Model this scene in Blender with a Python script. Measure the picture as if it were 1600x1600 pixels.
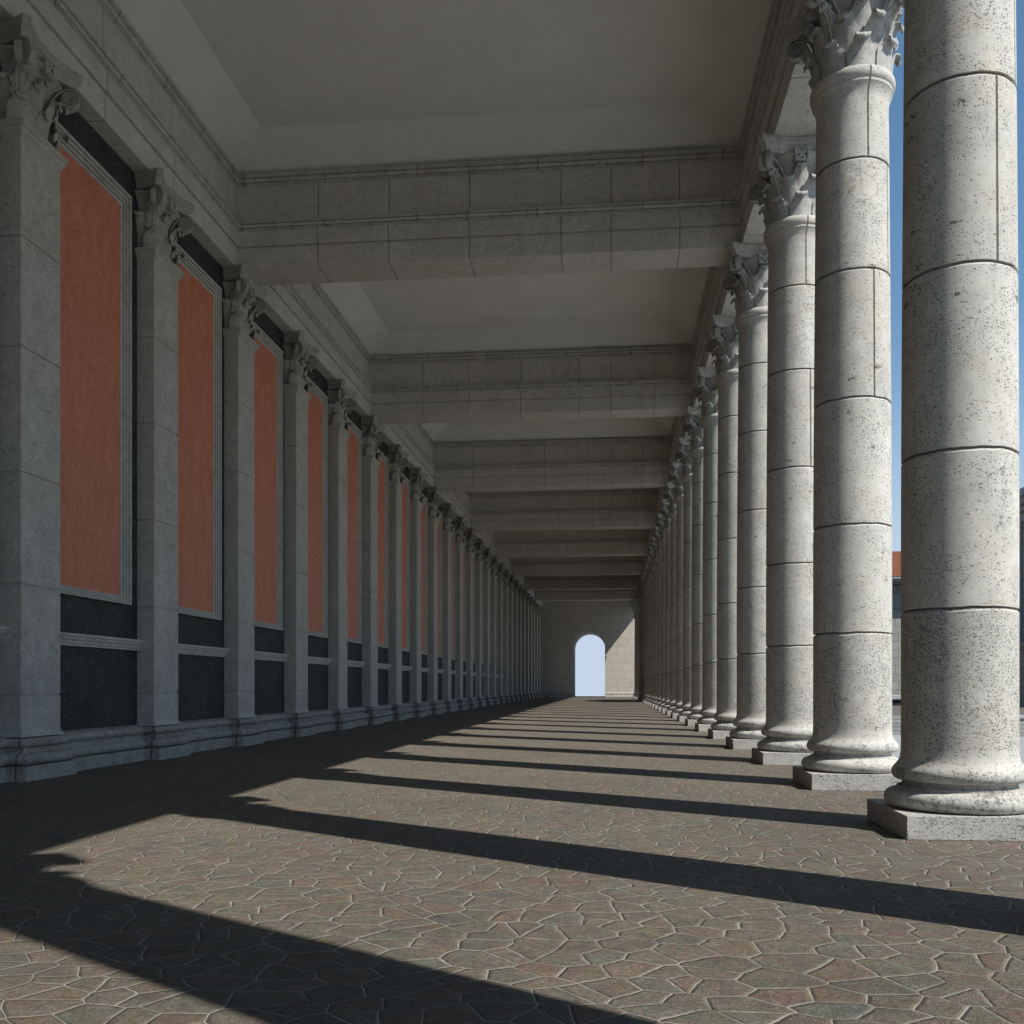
import bpy, bmesh, math, random
from mathutils import Vector, Matrix, noise

# ------------------------------------------------------------------ scene, camera, light
scene = bpy.context.scene
for o in list(bpy.data.objects):
    bpy.data.objects.remove(o)
col = scene.collection

F, TH, HY, EYE = 1517.73, 0.1014, 1071.9, 1.6
cam_d = bpy.data.cameras.new('camera')
cam = bpy.data.objects.new('camera', cam_d); col.objects.link(cam)
cam_d.sensor_width = 36.0
cam_d.lens = F / 1600 * 36.0
cam_d.shift_y = (HY - 800) / 1600
cam_d.clip_end = 2000
cam.location = (0, 0, EYE)
cam.rotation_euler = (math.pi / 2, 0, TH)
scene.camera = cam

SUN = Vector((1.0, -0.64, 1.29)).normalized()
sun_d = bpy.data.lights.new('sun', 'SUN')
sun_d.energy = 5.0
sun_d.angle = math.radians(0.5)
sun_d.color = (1.0, 0.965, 0.90)
sun = bpy.data.objects.new('sun', sun_d); col.objects.link(sun)
sun.rotation_euler = SUN.to_track_quat('Z', 'Y').to_euler()
sun.location = (40, -25, 50)

world = bpy.data.worlds.new('World'); scene.world = world
world.use_nodes = True
nt = world.node_tree; nt.nodes.clear()
wo = nt.nodes.new('ShaderNodeOutputWorld'); bg = nt.nodes.new('ShaderNodeBackground')
sky = nt.nodes.new('ShaderNodeTexSky'); sky.sky_type = 'NISHITA'; sky.sun_disc = False
sky.sun_elevation = math.asin(SUN.z)
sky.sun_rotation = math.atan2(SUN.x, SUN.y)
sky.altitude = 0; sky.air_density = 1.15; sky.dust_density = 0.0; sky.ozone_density = 3.0
tc = nt.nodes.new('ShaderNodeTexCoord'); sp = nt.nodes.new('ShaderNodeSeparateXYZ')
mx = nt.nodes.new('ShaderNodeMath'); mx.operation = 'MAXIMUM'; mx.inputs[1].default_value = 0.12
cb = nt.nodes.new('ShaderNodeCombineXYZ')
nt.links.new(tc.outputs['Generated'], sp.inputs[0])
nt.links.new(sp.outputs[0], cb.inputs[0]); nt.links.new(sp.outputs[1], cb.inputs[1])
nt.links.new(sp.outputs[2], mx.inputs[0]); nt.links.new(mx.outputs[0], cb.inputs[2])
nt.links.new(cb.outputs[0], sky.inputs[0])
hs = nt.nodes.new('ShaderNodeHueSaturation'); hs.inputs['Saturation'].default_value = 1.08; hs.inputs['Hue'].default_value = 0.494
nt.links.new(sky.outputs[0], hs.inputs['Color']); 
hz = nt.nodes.new('ShaderNodeMapRange'); hz.interpolation_type = 'SMOOTHSTEP'      # pale haze along the horizon
hz.inputs[1].default_value = 0.02; hz.inputs[2].default_value = 0.34; hz.inputs[3].default_value = 0.85; hz.inputs[4].default_value = 0.0
hm = nt.nodes.new('ShaderNodeMix'); hm.data_type = 'RGBA'
nt.links.new(sp.outputs[2], hz.inputs[0]); nt.links.new(hz.outputs[0], hm.inputs[0]); nt.links.new(hs.outputs[0], hm.inputs[6]); hm.inputs[7].default_value = (4.75, 5.35, 6.6, 1)
nt.links.new(hm.outputs[2], bg.inputs[0]); bg.inputs[1].default_value = 0.10
nt.links.new(bg.outputs[0], wo.inputs[0])

scene.view_settings.view_transform = 'Standard'
scene.view_settings.look = 'None'
scene.view_settings.exposure = 0.3
scene.view_settings.gamma = 1.0
scene.render.engine = 'CYCLES'
scene.cycles.max_bounces = 8
scene.cycles.diffuse_bounces = 6

# ------------------------------------------------------------------ measured layout (metres)
S = 4.8044                 # bay
Y0 = 11.25                 # axis of the column nearest the camera that is in view
XC = 3.85                  # column row axis
XP = -10.48                # pilaster axis
XW = -10.29                # face of the left wall
def YI(i): return Y0 + S * i
ZA = 12.75                 # architrave soffit
YEND = 140.4               # end wall
YSTART = -16.0

# ------------------------------------------------------------------ mesh helpers
class MB:
    def __init__(s): s.v = []; s.f = []
    def add(s, vs, fs):
        n = len(s.v); s.v += [tuple(p) for p in vs]; s.f += [tuple(i + n for i in f) for f in fs]
    def box(s, x0, y0, z0, x1, y1, z1, b=0.0):
        if b <= 0:
            s.add([(x0,y0,z0),(x1,y0,z0),(x1,y1,z0),(x0,y1,z0),(x0,y0,z1),(x1,y0,z1),(x1,y1,z1),(x0,y1,z1)],
                  [(0,3,2,1),(4,5,6,7),(0,1,5,4),(1,2,6,5),(2,3,7,6),(3,0,4,7)])
        else:
            s.rect((x0+x1)/2,(y0+y1)/2,(x1-x0)/2,(y1-y0)/2,[(-b,z0),(0,z0+b),(0,z1-b),(-b,z1)],b)
    def rings(s, rings, cap=True, closed=True):
        n = len(rings[0]); vs = [p for r in rings for p in r]; fs = []
        for k in range(len(rings)-1):
            for i in range(n if closed else n-1):
                j = (i+1) % n
                fs.append((k*n+i, k*n+j, (k+1)*n+j, (k+1)*n+i))
        if cap:
            fs.append(tuple(range(n-1,-1,-1))); fs.append(tuple((len(rings)-1)*n+i for i in range(n)))
        s.add(vs, fs)
    def rect(s, cx, cy, hx, hy, prof, c=0.012):
        """rectangular loft: prof = [(offset, z)...] bottom to top, chamfered corners"""
        R = []
        for off, z in prof:
            a, b = hx+off, hy+off
            R.append([(cx+a,cy-b+c,z),(cx+a,cy+b-c,z),(cx+a-c,cy+b,z),(cx-a+c,cy+b,z),
                      (cx-a,cy+b-c,z),(cx-a,cy-b+c,z),(cx-a+c,cy-b,z),(cx+a-c,cy-b,z)])
        s.rings(R)
    def extr_y(s, prof, y0, y1, closed=True):   # prof [(x,z)]
        s.rings([[(x,y0,z) for x,z in prof],[(x,y1,z) for x,z in prof]], cap=closed, closed=closed)
    def extr_x(s, prof, x0, x1, closed=True):   # prof [(y,z)]
        s.rings([[(x0,y,z) for y,z in prof],[(x1,y,z) for y,z in prof]], cap=closed, closed=closed)
    def build(s, name, mat, parent=None, smooth=None, loc=None):
        me = bpy.data.meshes.new(name); me.from_pydata(s.v, [], s.f); me.validate()
        bm = bmesh.new(); bm.from_mesh(me)
        bmesh.ops.recalc_face_normals(bm, faces=bm.faces[:]); bm.to_mesh(me); bm.free()
        if smooth is not None:
            for p in me.polygons: p.use_smooth = True
            me.set_sharp_from_angle(angle=math.radians(smooth))
        me.materials.append(mat)
        o = bpy.data.objects.new(name, me); col.objects.link(o)
        if parent: o.parent = parent
        if loc: o.location = loc
        return o

def tag(o, label=None, cat=None, group=None, kind=None):
    if label: o['label'] = label
    if cat: o['category'] = cat
    if group: o['group'] = group
    if kind: o['kind'] = kind
    return o
def empty(name, loc, label, cat, group=None):
    o = bpy.data.objects.new(name, None); col.objects.link(o); o.location = loc
    o.empty_display_size = 0.3
    return tag(o, label, cat, group, 'thing')
def copy_tree(o, parent=None):
    kids = list(o.children)
    c = o.copy(); col.objects.link(c); c.parent = parent
    for ch in kids: copy_tree(ch, c)
    return c

# ------------------------------------------------------------------ materials
class NB:
    def __init__(s, name):
        s.m = bpy.data.materials.new(name); s.m.use_nodes = True; s.t = s.m.node_tree; s.t.nodes.clear()
        s.out = s.n('ShaderNodeOutputMaterial'); s.b = s.n('ShaderNodeBsdfPrincipled')
        s.l(s.b.outputs[0], s.out.inputs[0]); s.b.inputs['Roughness'].default_value = 0.8
        s.b.inputs['Specular IOR Level'].default_value = 0.25
        g = s.n('ShaderNodeNewGeometry'); s.P = g.outputs['Position']
        sx = s.n('ShaderNodeSeparateXYZ'); s.l(s.P, sx.inputs[0]); s.X, s.Y, s.Z = sx.outputs
        s.geo = g
    def n(s, t): return s.t.nodes.new(t)
    def l(s, a, b): s.t.links.new(a, b)
    def math(s, op, a, b=None, c=None, clamp=False):
        n = s.n('ShaderNodeMath'); n.operation = op; n.use_clamp = clamp
        for i, v in enumerate((a, b, c)):
            if v is None: continue
            if isinstance(v, (int, float)): n.inputs[i].default_value = v
            else: s.l(v, n.inputs[i])
        return n.outputs[0]
    def comb(s, x, y, z):
        n = s.n('ShaderNodeCombineXYZ')
        for i, v in enumerate((x, y, z)):
            if isinstance(v, (int, float)): n.inputs[i].default_value = v
            else: s.l(v, n.inputs[i])
        return n.outputs[0]
    def scale(s, v, sc):
        n = s.n('ShaderNodeVectorMath'); n.operation = 'MULTIPLY'; s.l(v, n.inputs[0]); n.inputs[1].default_value = sc; return n.outputs[0]
    def vadd(s, a, b):
        n = s.n('ShaderNodeVectorMath'); n.operation = 'ADD'; s.l(a, n.inputs[0])
        if isinstance(b, tuple): n.inputs[1].default_value = b
        else: s.l(b, n.inputs[1])
        return n.outputs[0]
    def noise(s, v, sc, det=4, rough=0.55, col=False, dist=0.0):
        n = s.n('ShaderNodeTexNoise'); s.l(v, n.inputs['Vector']); n.inputs['Scale'].default_value = sc
        n.inputs['Detail'].default_value = det; n.inputs['Roughness'].default_value = rough
        n.inputs['Distortion'].default_value = dist
        return n.outputs['Color' if col else 'Fac']
    def ramp(s, f, pts, interp='LINEAR'):
        n = s.n('ShaderNodeValToRGB'); n.color_ramp.interpolation = interp; e = n.color_ramp.elements
        while len(e) < len(pts): e.new(0.5)
        for k, (p, c) in enumerate(pts):
            e[k].position = p; e[k].color = (c, c, c, 1) if isinstance(c, (int, float)) else (*c, 1)
        s.l(f, n.inputs[0]); return n.outputs[0]
    def mr(s, f, a, b, c=0.0, d=1.0, smooth=False):
        n = s.n('ShaderNodeMapRange'); s.l(f, n.inputs[0])
        if smooth: n.interpolation_type = 'SMOOTHSTEP'
        for i, v in enumerate((a, b, c, d)):
            if isinstance(v, (int, float)): n.inputs[i+1].default_value = v
            else: s.l(v, n.inputs[i+1])
        return n.outputs[0]
    def mix(s, f, a, b, mode='MIX'):
        n = s.n('ShaderNodeMix'); n.data_type = 'RGBA'; n.blend_type = mode
        if isinstance(f, (int, float)): n.inputs[0].default_value = f
        else: s.l(f, n.inputs[0])
        for i, v in ((6, a), (7, b)):
            if isinstance(v, tuple): n.inputs[i].default_value = (*v, 1)
            else: s.l(v, n.inputs[i])
        return n.outputs[2]
    def bump(s, h, strength, dist, normal=None):
        n = s.n('ShaderNodeBump'); n.inputs['Strength'].default_value = strength; n.inputs['Distance'].default_value = dist
        s.l(h, n.inputs['Height'])
        if normal: s.l(normal, n.inputs['Normal'])
        return n.outputs[0]
    def voro(s, v, sc, feat='F1', rnd=1.0, dim='3D', out='Distance', w=None):
        n = s.n('ShaderNodeTexVoronoi'); n.voronoi_dimensions = dim; n.feature = feat
        if dim == '1D': s.l(w, n.inputs['W'])
        else: s.l(v, n.inputs['Vector'])
        n.inputs['Scale'].default_value = sc; n.inputs['Randomness'].default_value = rnd
        return n.outputs[out]
    def done(s, colour, normal=None, rough=None):
        s.l(colour, s.b.inputs['Base Color'])
        if normal: s.l(normal, s.b.inputs['Normal'])
        if rough is not None:
            if isinstance(rough, (int, float)): s.b.inputs['Roughness'].default_value = rough
            else: s.l(rough, s.b.inputs['Roughness'])
        return s.m

def travertine(name, c0, c1, pitd=1.0, dmin=0.0, *, drums=None, joint=None, jscale=0.6, dirt=0.0, bumpd=0.02, off=0.0):
    m = NB(name)
    P = m.vadd(m.P, (off, off*0.7, off*0.3))
    warp = m.noise(P, 24, 3, 0.6, col=True)
    Pw = m.vadd(P, m.scale(warp, (0.05, 0.05, 0.03)))
    big = m.noise(P, 0.8, 5, 0.6)
    mid = m.noise(P, 5, 6, 0.65)
    fine = m.noise(P, 60, 3, 0.6)
    base = m.mix(m.mr(big, 0.3, 0.7), c0, c1)
    base = m.mix(m.mr(mid, 0.35, 0.75), base, tuple(x*0.86 for x in c0), 'MIX')
    base = m.mix(0.22, base, m.ramp(fine, [(0.2, 0.35), (0.8, 0.75)]), 'OVERLAY')
    # ochre stains
    st = m.math('MULTIPLY', m.mr(m.noise(P, 1.7, 4, 0.6), 0.58, 0.75), m.mr(mid, 0.4, 0.6), clamp=True)
    base = m.mix(m.math('MULTIPLY', st, 0.45), base, tuple(a*b for a, b in zip(c1, (1.0, 0.84, 0.64))))
    # pits
    dens = m.mr(m.noise(P, 2.4, 5, 0.75), 0.38, 0.66, dmin, 1.0)
    if drums:
        z01 = m.math('DIVIDE', m.Z, 13.0)
        dens = m.math('MULTIPLY', dens, m.ramp(z01, drums, 'CONSTANT'))
    dens = m.math('MULTIPLY', dens, pitd)
    def pits(vec, sc, thr, soft, prob):
        n = m.n('ShaderNodeTexVoronoi'); m.l(vec, n.inputs['Vector']); n.inputs['Scale'].default_value = sc
        q = m.n('ShaderNodeSeparateColor'); m.l(n.outputs['Color'], q.inputs[0])
        size = m.math('MULTIPLY_ADD', q.outputs[1], thr*0.6, thr*0.5)
        p = m.mr(m.math('SUBTRACT', n.outputs['Distance'], size), -soft, soft*0.4, 1.0, 0.0, True)
        on = m.mr(m.math('SUBTRACT', prob, q.outputs[0]), 0.0, 0.04)
        return m.math('MULTIPLY', p, on)
    p0 = pits(m.scale(Pw, (1, 1, 1.5)), 46, 0.36, 0.12, m.math('MULTIPLY', dens, 1.2))
    p1 = pits(m.scale(Pw, (1, 1, 1.9)), 25, 0.36, 0.10, m.math('MULTIPLY', dens, 0.75))
    p2 = pits(m.scale(Pw, (1, 1, 2.3)), 9, 0.28, 0.08, m.math('MULTIPLY', m.math('SUBTRACT', dens, 0.40), 0.22))
    if drums:
        ww = m.vadd(P, m.scale(m.noise(P, 7, 5, 0.75, col=True), (0.45, 0.45, 0.30)))
        scar = pits(m.scale(ww, (1, 1, 1.8)), 2.6, 0.20, 0.05, m.math('MULTIPLY', m.ramp(z01, [(0, 0), (4.12/13, 0.25), (6.08/13, 0.55), (8.08/13, 0.1), (9.8/13, 0.05)], 'CONSTANT'), 0.6))
        scar = m.math('MULTIPLY', scar, m.mr(m.noise(P, 22, 5, 0.75), 0.47, 0.52))
        base = m.mix(m.math('MULTIPLY', scar, 0.8), base, (0.16, 0.105, 0.065))
        p2 = m.math('MAXIMUM', p2, scar)
    pit = m.math('MAXIMUM', m.math('MAXIMUM', p1, p2), m.math('MULTIPLY', p0, 0.8))
    h = m.math('MULTIPLY', pit, -1.0)
    base = m.mix(m.math('MULTIPLY', pit, 0.52), base, tuple(x*0.16 for x in c0))
    if drums:
        tco = m.n('ShaderNodeTexCoord'); sx = m.n('ShaderNodeSeparateXYZ'); m.l(tco.outputs['Object'], sx.inputs[0])
        rr = m.math('SQRT', m.math('ADD', m.math('MULTIPLY', sx.outputs[0], sx.outputs[0]), m.math('MULTIPLY', sx.outputs[1], sx.outputs[1])))
        tt = m.math('POWER', m.math('MAXIMUM', m.math('DIVIDE', m.math('SUBTRACT', sx.outputs[2], 3.5), 7.4), 0.0), 1.35)
        rs = m.math('SUBTRACT', 0.598, m.math('MULTIPLY', tt, 0.05))
        fill = m.mr(m.math('SUBTRACT', rs, rr), 0.023, 0.031)
        base = m.mix(m.math('MULTIPLY', fill, 0.7), base, (0.09, 0.085, 0.075))
        # each drum cut from a slightly different block
        dr = m.ramp(m.math('DIVIDE', sx.outputs[2], 13.0), [(0, 0.5), (0.07, 0.46), (2.43/13, 0.50), (4.12/13, 0.56), (6.08/13, 0.47), (8.08/13, 0.54), (9.8/13, 0.49)], 'CONSTANT')
        base = m.mix(0.6, base, dr, 'OVERLAY')
        # fine hairline cracks
        cw = m.vadd(P, m.scale(m.noise(P, 3.5, 5, 0.7, col=True), (0.5, 0.5, 0.5)))
        cd = m.voro(cw, 1.3, 'DISTANCE_TO_EDGE')
        ck_ = m.math('MULTIPLY', m.mr(cd, 0.0, 0.006, 1.0, 0.0), m.mr(m.noise(P, 2.1, 3, 0.6), 0.56, 0.62))
        base = m.mix(m.math('MULTIPLY', ck_, 0.7), base, (0.12, 0.10, 0.08))
        h = m.math('SUBTRACT', h, m.math('MULTIPLY', ck_, 0.6))
        # warm mineral patches
        wm = m.noise(P, 1.1, 6, 0.75)
        base = m.mix(m.mr(wm, 0.52, 0.70, 0.0, 0.35), base, (0.56, 0.48, 0.37))
        # grey weathering patches of different drums
        wn = m.noise(m.scale(P, (0.9, 0.9, 0.35)), 2.3, 6, 0.7)
        base = m.mix(m.mr(wn, 0.5, 0.68, 0.0, 0.40), base, (0.33, 0.33, 0.31))
        wz = m.noise(m.scale(P, (6, 6, 0.5)), 1.2, 4, 0.6)
        base = m.mix(m.mr(wz, 0.55, 0.72, 0.0, 0.22), base, (0.28, 0.27, 0.24))
    if dirt:
        dn = m.math('MULTIPLY', m.mr(m.noise(P, 3.0, 6, 0.75), 0.46, 0.60), m.mr(m.noise(m.scale(P, (1, 1, 0.55)), 17.0, 5, 0.75), 0.44, 0.56))
        base = m.mix(m.math('MULTIPLY', dn, dirt), base, tuple(x*0.25 for x in c0))
    nrm = m.bump(m.math('ADD', mid, m.math('MULTIPLY', fine, 0.25)), 0.35, 0.012)
    nrm = m.bump(h, 1.0, bumpd, nrm)
    if joint:
        w = m.Y if joint == 'Y' else m.X
        w = m.math('ADD', w, 3.3 + off)
        d = m.voro(None, jscale, 'DISTANCE_TO_EDGE', 0.75, '1D', w=w)
        ds = m.math('DIVIDE', d, jscale)
        j = m.mr(ds, 0.0, 0.016, 1.0, 0.0, True)
        wn = m.noise(m.comb(m.math('MULTIPLY', w, 1.0), 0.0, 0.0), 0.9, 0)
        base = m.mix(0.5, base, m.ramp(wn, [(0.3, 0.46), (0.7, 0.54)]), 'OVERLAY')
        base = m.mix(m.math('MULTIPLY', j, 0.8), base, tuple(x*0.12 for x in c0))
        nrm = m.bump(m.math('MULTIPLY', j, -1.0), 1.0, 0.015, nrm)
    return m.done(base, nrm, m.mr(mid, 0.3, 0.7, 0.75, 0.9))

# z/13: plinth/base, then drums
DR = [(0.0, 0.5), (0.07, 1.25), (2.43/13, 0.5), (4.12/13, 0.7), (6.08/13, 0.5), (8.08/13, 0.9), (9.8/13, 0.4)]
M_col = travertine('column_travertine', (0.48, 0.465, 0.42), (0.57, 0.55, 0.50), 1.0, 0.06, drums=DR, bumpd=0.040)
M_base = travertine('base_travertine', (0.46, 0.45, 0.41), (0.60, 0.58, 0.53), 0.8, dirt=0.75, bumpd=0.03)
M_plinth = travertine('plinth_travertine', (0.40, 0.385, 0.36), (0.47, 0.455, 0.42), 1.3, off=7)
M_cap = travertine('capital_travertine', (0.37, 0.37, 0.355), (0.48, 0.475, 0.44), 0.35, dirt=0.40, off=3)
M_pil = travertine('pilaster_travertine', (0.44, 0.425, 0.375), (0.53, 0.51, 0.455), 0.6, off=11)
M_pbase = travertine('pilaster_base_travertine', (0.33, 0.32, 0.285), (0.42, 0.405, 0.365), 0.35, dirt=0.55, off=5)
M_pcap = travertine('pilaster_capital_travertine', (0.35, 0.34, 0.305), (0.44, 0.43, 0.385), 0.3, dirt=0.25, off=9)
M_arcY = travertine('architrave_stone_along', (0.52, 0.505, 0.455), (0.61, 0.59, 0.535), 0.4, joint='Y', jscale=0.30, off=2)
M_arcX = travertine('architrave_stone_across', (0.52, 0.505, 0.455), (0.61, 0.59, 0.535), 0.55, joint='X', jscale=0.52, off=4)
M_moldY = travertine('moulding_stone_along', (0.46, 0.45, 0.415), (0.54, 0.53, 0.49), 0.15, joint='Y', jscale=0.5, dirt=0.45, off=6)
M_moldX = travertine('moulding_stone_across', (0.46, 0.45, 0.415), (0.54, 0.53, 0.49), 0.15, joint='X', jscale=0.5, dirt=0.45, off=8)

def plaster():
    m = NB('ceiling_plaster')
    a = m.noise(m.P, 0.9, 6, 0.7); b = m.noise(m.P, 22, 4, 0.6)
    c = m.mix(m.mr(a, 0.3, 0.7), (0.66, 0.66, 0.61), (0.74, 0.74, 0.69))
    c = m.mix(0.12, c, m.ramp(b, [(0.25, 0.3), (0.75, 0.7)]), 'OVERLAY')
    return m.done(c, m.bump(b, 0.25, 0.006), 0.9)
M_plaster = plaster()

def black_marble():
    m = NB('black_green_marble')
    w = m.noise(m.P, 2.0, 3, 0.6, col=True)
    P = m.vadd(m.P, m.scale(w, (0.5, 0.5, 0.5)))
    r = m.n('ShaderNodeMapping'); r.inputs['Rotation'].default_value = (math.radians(-28), 0, 0)
    m.l(P, r.inputs[0])
    v = m.noise(m.scale(r.outputs[0], (4, 4, 24)), 1.6, 6, 0.75)
    f = m.mr(v, 0.54, 0.70)
    c = m.mix(m.mr(m.noise(m.P, 1.2, 4), 0.3, 0.7), (0.024, 0.028, 0.025), (0.044, 0.050, 0.045))
    c = m.mix(m.math('MULTIPLY', f, 0.8), c, (0.20, 0.225, 0.20))
    return m.done(c, None, 0.7)
M_black = black_marble()

def red_marble():
    m = NB('red_marble')
    w = m.noise(m.P, 1.2, 4, 0.6, col=True)
    P = m.vadd(m.P, m.scale(w, (0.6, 0.9, 0.9)))
    a = m.noise(m.scale(P, (1, 2.2, 0.8)), 1.6, 7, 0.7); b = m.noise(m.scale(P, (1, 3, 1)), 9, 6, 0.7)
    c = m.mix(m.mr(a, 0.3, 0.7), (0.47, 0.150, 0.078), (0.62, 0.235, 0.145))
    c = m.mix(m.math('MULTIPLY', m.mr(b, 0.52, 0.72), 0.55), c, (0.78, 0.40, 0.29))
    c = m.mix(m.math('MULTIPLY', m.mr(b, 0.45, 0.25), 0.45), c, (0.30, 0.08, 0.042))
    return m.done(c, None, 0.55)
M_red = red_marble()

def flagstones():
    m = NB('flagstone_paving')
    wp = m.noise(m.P, 0.55, 1, 0.5, col=True)
    P2 = m.comb(m.X, m.Y, 0.0)
    Pw = m.vadd(P2, m.scale(wp, (0.45, 0.45, 0.0)))
    wf = m.noise(m.P, 14, 2, 0.5, col=True)
    Pw = m.vadd(Pw, m.scale(wf, (0.018, 0.018, 0.0)))
    Pw = m.scale(Pw, (0.95, 1.05, 1.0))
    d = m.voro(Pw, 3.9, 'DISTANCE_TO_EDGE', 1.0, '2D')
    cell = m.voro(Pw, 3.9, 'F1', 1.0, '2D', 'Color')
    sc = m.n('ShaderNodeSeparateColor'); m.l(cell, sc.inputs[0])
    c1, c2, c3 = sc.outputs
    wide = m.mr(m.noise(m.P, 3.0, 3, 0.6), 0.3, 0.7, 0.006, 0.030)
    mort = m.mr(d, wide, m.math('ADD', wide, 0.014), 1.0, 0.0, True)
    stone = m.ramp(c1, [(0.0, (0.172, 0.131, 0.100)), (0.22, (0.147, 0.137, 0.106)), (0.42, (0.182, 0.137, 0.106)),
                        (0.6, (0.149, 0.142, 0.110)), (0.8, (0.166, 0.140, 0.107)), (1.0, (0.136, 0.132, 0.112))])
    stone = m.mix(0.3, stone, m.ramp(c2, [(0.0, 0.38), (1.0, 0.62)]), 'OVERLAY')
    g1 = m.noise(m.P, 7, 6, 0.7); g2 = m.noise(m.P, 75, 4, 0.65)
    stone = m.mix(0.7, stone, m.ramp(g1, [(0.3, 0.30), (0.7, 0.68)]), 'OVERLAY')
    stone = m.mix(0.85, stone, m.ramp(g2, [(0.3, 0.24), (0.7, 0.74)]), 'OVERLAY')
    g3 = m.noise(m.scale(m.P, (1, 1.3, 1)), 26, 5, 0.75)
    stone = m.mix(0.8, stone, m.ramp(g3, [(0.32, 0.26), (0.68, 0.72)]), 'OVERLAY')
    gr = m.noise(m.P, 9, 4, 0.7, col=True)
    stone = m.mix(0.35, stone, m.mix(1.0, stone, gr, 'OVERLAY'))
    # warm streaks inside some stones
    st = m.math('MULTIPLY', m.mr(m.noise(m.P, 3.3, 5, 0.7), 0.5, 0.7), m.mr(c3, 0.4, 0.8), clamp=True)
    stone = m.mix(m.math('MULTIPLY', st, 0.6), stone, (0.19, 0.112, 0.074))
    mc = m.mix(m.mr(m.noise(m.P, 5, 5, 0.7), 0.35, 0.65), (0.20, 0.188, 0.162), (0.31, 0.292, 0.255))
    c = m.mix(mort, stone, mc)
    # broad wear
    c = m.mix(0.6, c, m.ramp(m.noise(m.P, 0.35, 5, 0.65), [(0.3, 0.38), (0.7, 0.60)]), 'OVERLAY')
    dome = m.mr(d, 0.01, 0.10, 0.0, 1.0, True)
    pits = m.mr(m.voro(m.scale(m.P, (1, 1, 1)), 55), 0.12, 0.3, 0.0, 1.0)
    h = m.math('ADD', m.math('MULTIPLY', dome, 0.6), m.math('MULTIPLY', g1, 0.45))
    h = m.math('ADD', h, m.math('MULTIPLY', m.math('MULTIPLY', m.math('ADD', g2, m.math('MULTIPLY', g3, 1.6)), 0.6), m.math('SUBTRACT', 1.0, mort)))
    h = m.math('ADD', h, m.math('MULTIPLY', m.math('MULTIPLY', pits, 0.10), m.math('SUBTRACT', 1.0, mort)))
    n = m.bump(h, 1.0, 0.026)
    return m.done(c, n, m.mr(g1, 0.3, 0.7, 0.62, 0.85))
M_flag = flagstones()

def ashlar(name, c0, c1, bw=2.1, bh=1.17, shift=0.0, mort=0.012, bumpd=0.02, dark=0.35):
    m = NB(name)
    v = m.comb(m.math('ADD', m.math('ADD', m.X, m.Y), 5.0), m.math('SUBTRACT', m.Z, shift), 0.0)
    b = m.n('ShaderNodeTexBrick'); m.l(v, b.inputs['Vector'])
    b.inputs['Scale'].default_value = 1.0; b.inputs['Brick Width'].default_value = bw; b.inputs['Row Height'].default_value = bh
    b.inputs['Mortar Size'].default_value = mort; b.inputs['Mortar Smooth'].default_value = 0.3
    b.offset = 0.43; b.squash = 0.72; b.squash_frequency = 3
    b.inputs['Color1'].default_value = (*c0, 1); b.inputs['Color2'].default_value = (*c1, 1)
    b.inputs['Mortar'].default_value = (*[x*dark for x in c0], 1)
    mid = m.noise(m.P, 4, 6, 0.7); fine = m.noise(m.P, 35, 4, 0.6)
    c = m.mix(0.35, b.outputs['Color'], m.ramp(mid, [(0.3, 0.36), (0.7, 0.64)]), 'OVERLAY')
    c = m.mix(0.2, c, m.ramp(fine, [(0.3, 0.3), (0.7, 0.7)]), 'OVERLAY')
    n = m.bump(mid, 0.4, 0.012)
    n = m.bump(m.math('MULTIPLY', b.outputs['Fac'], -1.0), 1.0, bumpd, n)
    return m.done(c, n, 0.85)
M_ash = ashlar('end_wall_ashlar', (0.46, 0.425, 0.36), (0.51, 0.47, 0.40), 2.15, 1.17, 0.23, 0.025, 0.015, 0.72)
M_ash2 = ashlar('far_ashlar', (0.30, 0.295, 0.28), (0.36, 0.355, 0.335), 1.5, 0.74, 0.5, 0.02, 0.02, 0.5)
M_slab = ashlar('plaza_slabs', (0.40, 0.40, 0.39), (0.44, 0.44, 0.43), 1.2, 1.2, 0.0, 0.01, 0.004, 0.8)
M_step = ashlar('step_stone', (0.27, 0.265, 0.255), (0.34, 0.335, 0.32), 1.1, 0.2, 0.0, 0.012, 0.01, 0.45)

def plain(name, c, rough=0.8, var=0.25, sc=3.0):
    m = NB(name)
    a = m.noise(m.P, sc, 6, 0.7)
    cc = m.mix(m.mr(a, 0.3, 0.7), tuple(x*(1-var) for x in c), tuple(x*(1+var) for x in c))
    return m.done(cc, m.bump(a, 0.3, 0.02), rough)
M_ground = plain('plaza_ground', (0.31, 0.315, 0.31), 0.85, 0.06, 0.7)
M_terr = plain("terrace_paving", (0.125, 0.112, 0.10), 0.85, 0.12, 1.0)
M_farstone = plain('far_grey_stone', (0.30, 0.30, 0.30), 0.85, 0.12)
M_baseshade = plain('painted_base_shade', (0.05, 0.055, 0.06), 0.8, 0.2)  # near-black colour painted in place of shade at the far building's foot
M_frame = travertine('white_marble_frame', (0.45, 0.44, 0.40), (0.54, 0.53, 0.48), 0.15, dirt=0.3, off=13)

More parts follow.
